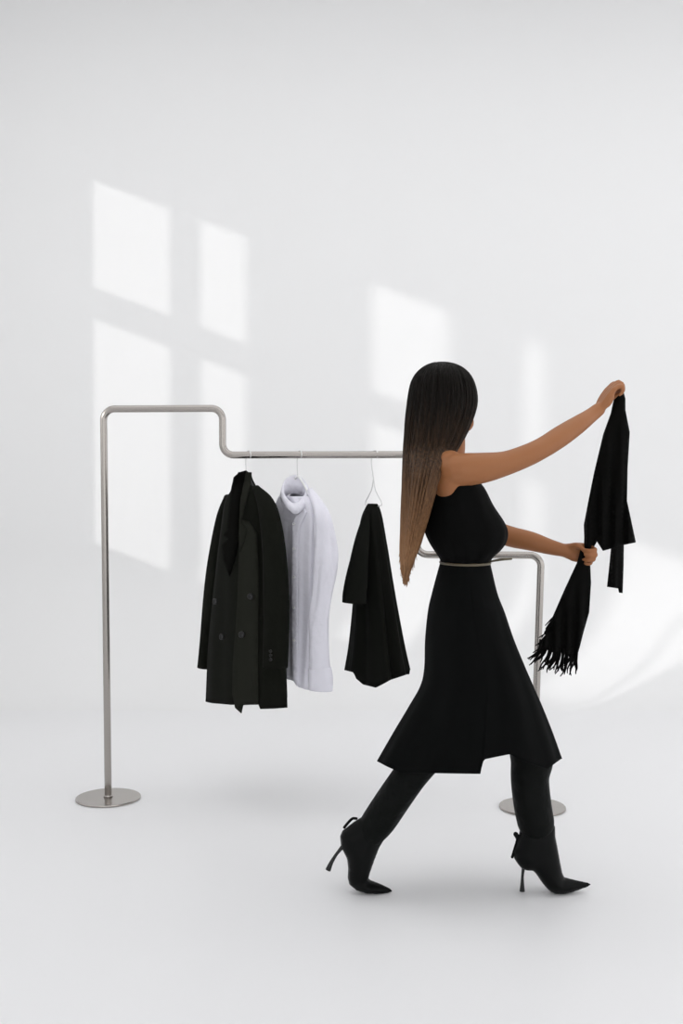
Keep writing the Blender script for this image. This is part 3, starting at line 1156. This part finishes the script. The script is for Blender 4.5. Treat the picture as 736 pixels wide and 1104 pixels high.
# keep the face free
bm = bmesh.new()
bm.from_mesh(hb.mesh())
dele = []
for v in bm.verts:
    q = np.array(v.co) - hc
    f_, r_, u_ = q.dot(hf), q.dot(hr), q.dot(hu)
    if f_ > 0.045 and u_ < 0.062 and u_ > -0.2 and r_ < 0.034:
        dele.append(v)
bmesh.ops.delete(bm, geom=dele, context='VERTS')
me = bpy.data.meshes.new('hair')
bm.to_mesh(me)
bm.free()
hv = [tuple(v.co) for v in me.vertices]
hfc = [tuple(p.vertices) for p in me.polygons]
hm = MB().add(hv, hfc)
nr = rows.shape[0]
cen = rows.mean(1)
for s in range(640):
    j = RNG.randint(nH)
    i0 = RNG.randint(1, 14)
    i1 = RNG.randint(int(nr * .72), nr + 12)
    lift = 1.0 + RNG.uniform(0.0, 0.035)
    ph, am = RNG.rand() * 6.28, RNG.uniform(0, 3.0)
    pts = []
    for i in range(i0, min(i1, nr), 3):
        jj = int(round(j + am * math.sin(ph + i * .07))) % nH
        p = cen[i] + (rows[i, jj] - cen[i]) * lift
        q = p - hc
        f_, r_, u_ = q.dot(hf), q.dot(hr), q.dot(hu)
        if f_ > 0.045 and u_ < 0.062 and u_ > -0.2 and r_ < 0.034:
            break
        pts.append(p)
    if len(pts) > 4:
        if i1 > nr - 12:
            dv = pts[-1] - pts[-3]
            ex = RNG.uniform(.01, .045)
            pts.append(pts[-1] + dv / np.linalg.norm(dv) * ex * .5 + RNG.uniform(-.003, .003, 3))
            pts.append(pts[-1] + np.array([.003, 0, -1]) * ex * .5 + RNG.uniform(-.003, .003, 3))
        rd = np.full(len(pts), RNG.uniform(.0011, .0022))
        rd[-1] *= .4
        rd[-2] *= .7
        rd[0] *= .5
        tube(hm, pts, rd, n=5, k=2, cap=False)
hair = hm.build('hair', M['hair'], woman)

# ------------------------------------------------------------------ the scarf she holds
sc_root = empty('scarf', 'black fringed scarf held up between the two hands of the woman', 'scarf', tuple(P(650, 560, D + .12)))


def sc_depth(x, y):
    return float(np.interp(y, [400, 430, 600, 720], [D + .095, D + .10, D + .125, D + .09]))


def sc_wave(x, y):
    s = min(1.0, max(0, (y - 430) / 120.0))
    return 0.014 * s * math.sin((x - 650) * 0.42 + y * .02) + .006 * s * math.sin(x * .9)


up_poly = [(664, 420), (661.5, 430), (658, 446), (650, 468), (640, 510), (633.4, 543), (629, 566), (629.5, 580), (629, 590), (633, 597), (637.5, 594), (643.3, 584), (649.7, 594), (672.5, 587.5), (685.3, 584.8), (680, 560), (675.7, 540), (676.4, 504), (678.7, 466), (674, 442), (674, 430), (671.5, 420), (669, 413), (665, 413)]
mb = MB()
inflate(mb, up_poly, 3.0, sc_depth, 0.013, 7, sc_wave)
mb.build('upper_drape', M['scarf'], sc_root)
mb = MB()
inflate(mb, [(659.5, 578), (657, 605), (654, 632.7), (663, 634), (666, 634.5), (667, 639), (671, 639.5), (672, 610), (672.5, 578)], 2.5, lambda x, y: D + .135, 0.009, 5, sc_wave)
mb.build('hanging_strip', M['scarf'], sc_root)


def lo_depth(x, y):
    return float(np.interp(y, [590, 610, 720], [D + .125, D + .12, D + .09]))


lo_poly = [(626, 590), (622, 606), (609, 634), (596, 663.6), (585, 690), (582, 699), (590, 701), (597, 704), (606, 704.5), (613, 708), (622, 707), (625, 697), (628.5, 683), (635, 660), (637, 628), (636, 606), (637, 595)]
mb = MB()
inflate(mb, lo_poly, 3.0, lo_depth, 0.011, 7, lambda x, y: 0.012 * min(1, max(0, (y - 610) / 60)) * math.sin((x - 610) * .5 + y * .015))
mb.build('lower_drape', M['scarf'], sc_root)
mb = MB()
for i in range(46):
    t = i / 45
    x = 583 + 39 * t + RNG.uniform(-1, 1)
    y = 696 + 10 * min(1, t * 1.6)
    d = lo_depth(x, y) + RNG.uniform(-.012, .012)
    ln = RNG.uniform(11, 23)
    dx = RNG.uniform(-20, -2) * (1 - .75 * t)
    tube(mb, [P(x, y - 6, d), P(x + dx * .3, y + ln * .35, d), P(x + dx * .8 + RNG.uniform(-2, 2), y + ln * .75, d), P(x + dx * 1.1 + RNG.uniform(-3, 3), y + ln, d)], [.0032, .003, .0026, .0016], n=6, k=3)
for i in range(9):
    y = 664 + 32 * i / 8
    x = np.interp(y, [663, 690, 699], [597, 586, 583])
    tube(mb, [P(x + 6, y - 3, D + .10), P(x - 1, y + 2, D + .10), P(x - 7 + RNG.uniform(-3, 2), y + 9 + RNG.uniform(-2, 3), D + .095)], [.003, .0028, .0016], n=6, k=3)
mb.build('fringe', M['scarf'], sc_root)
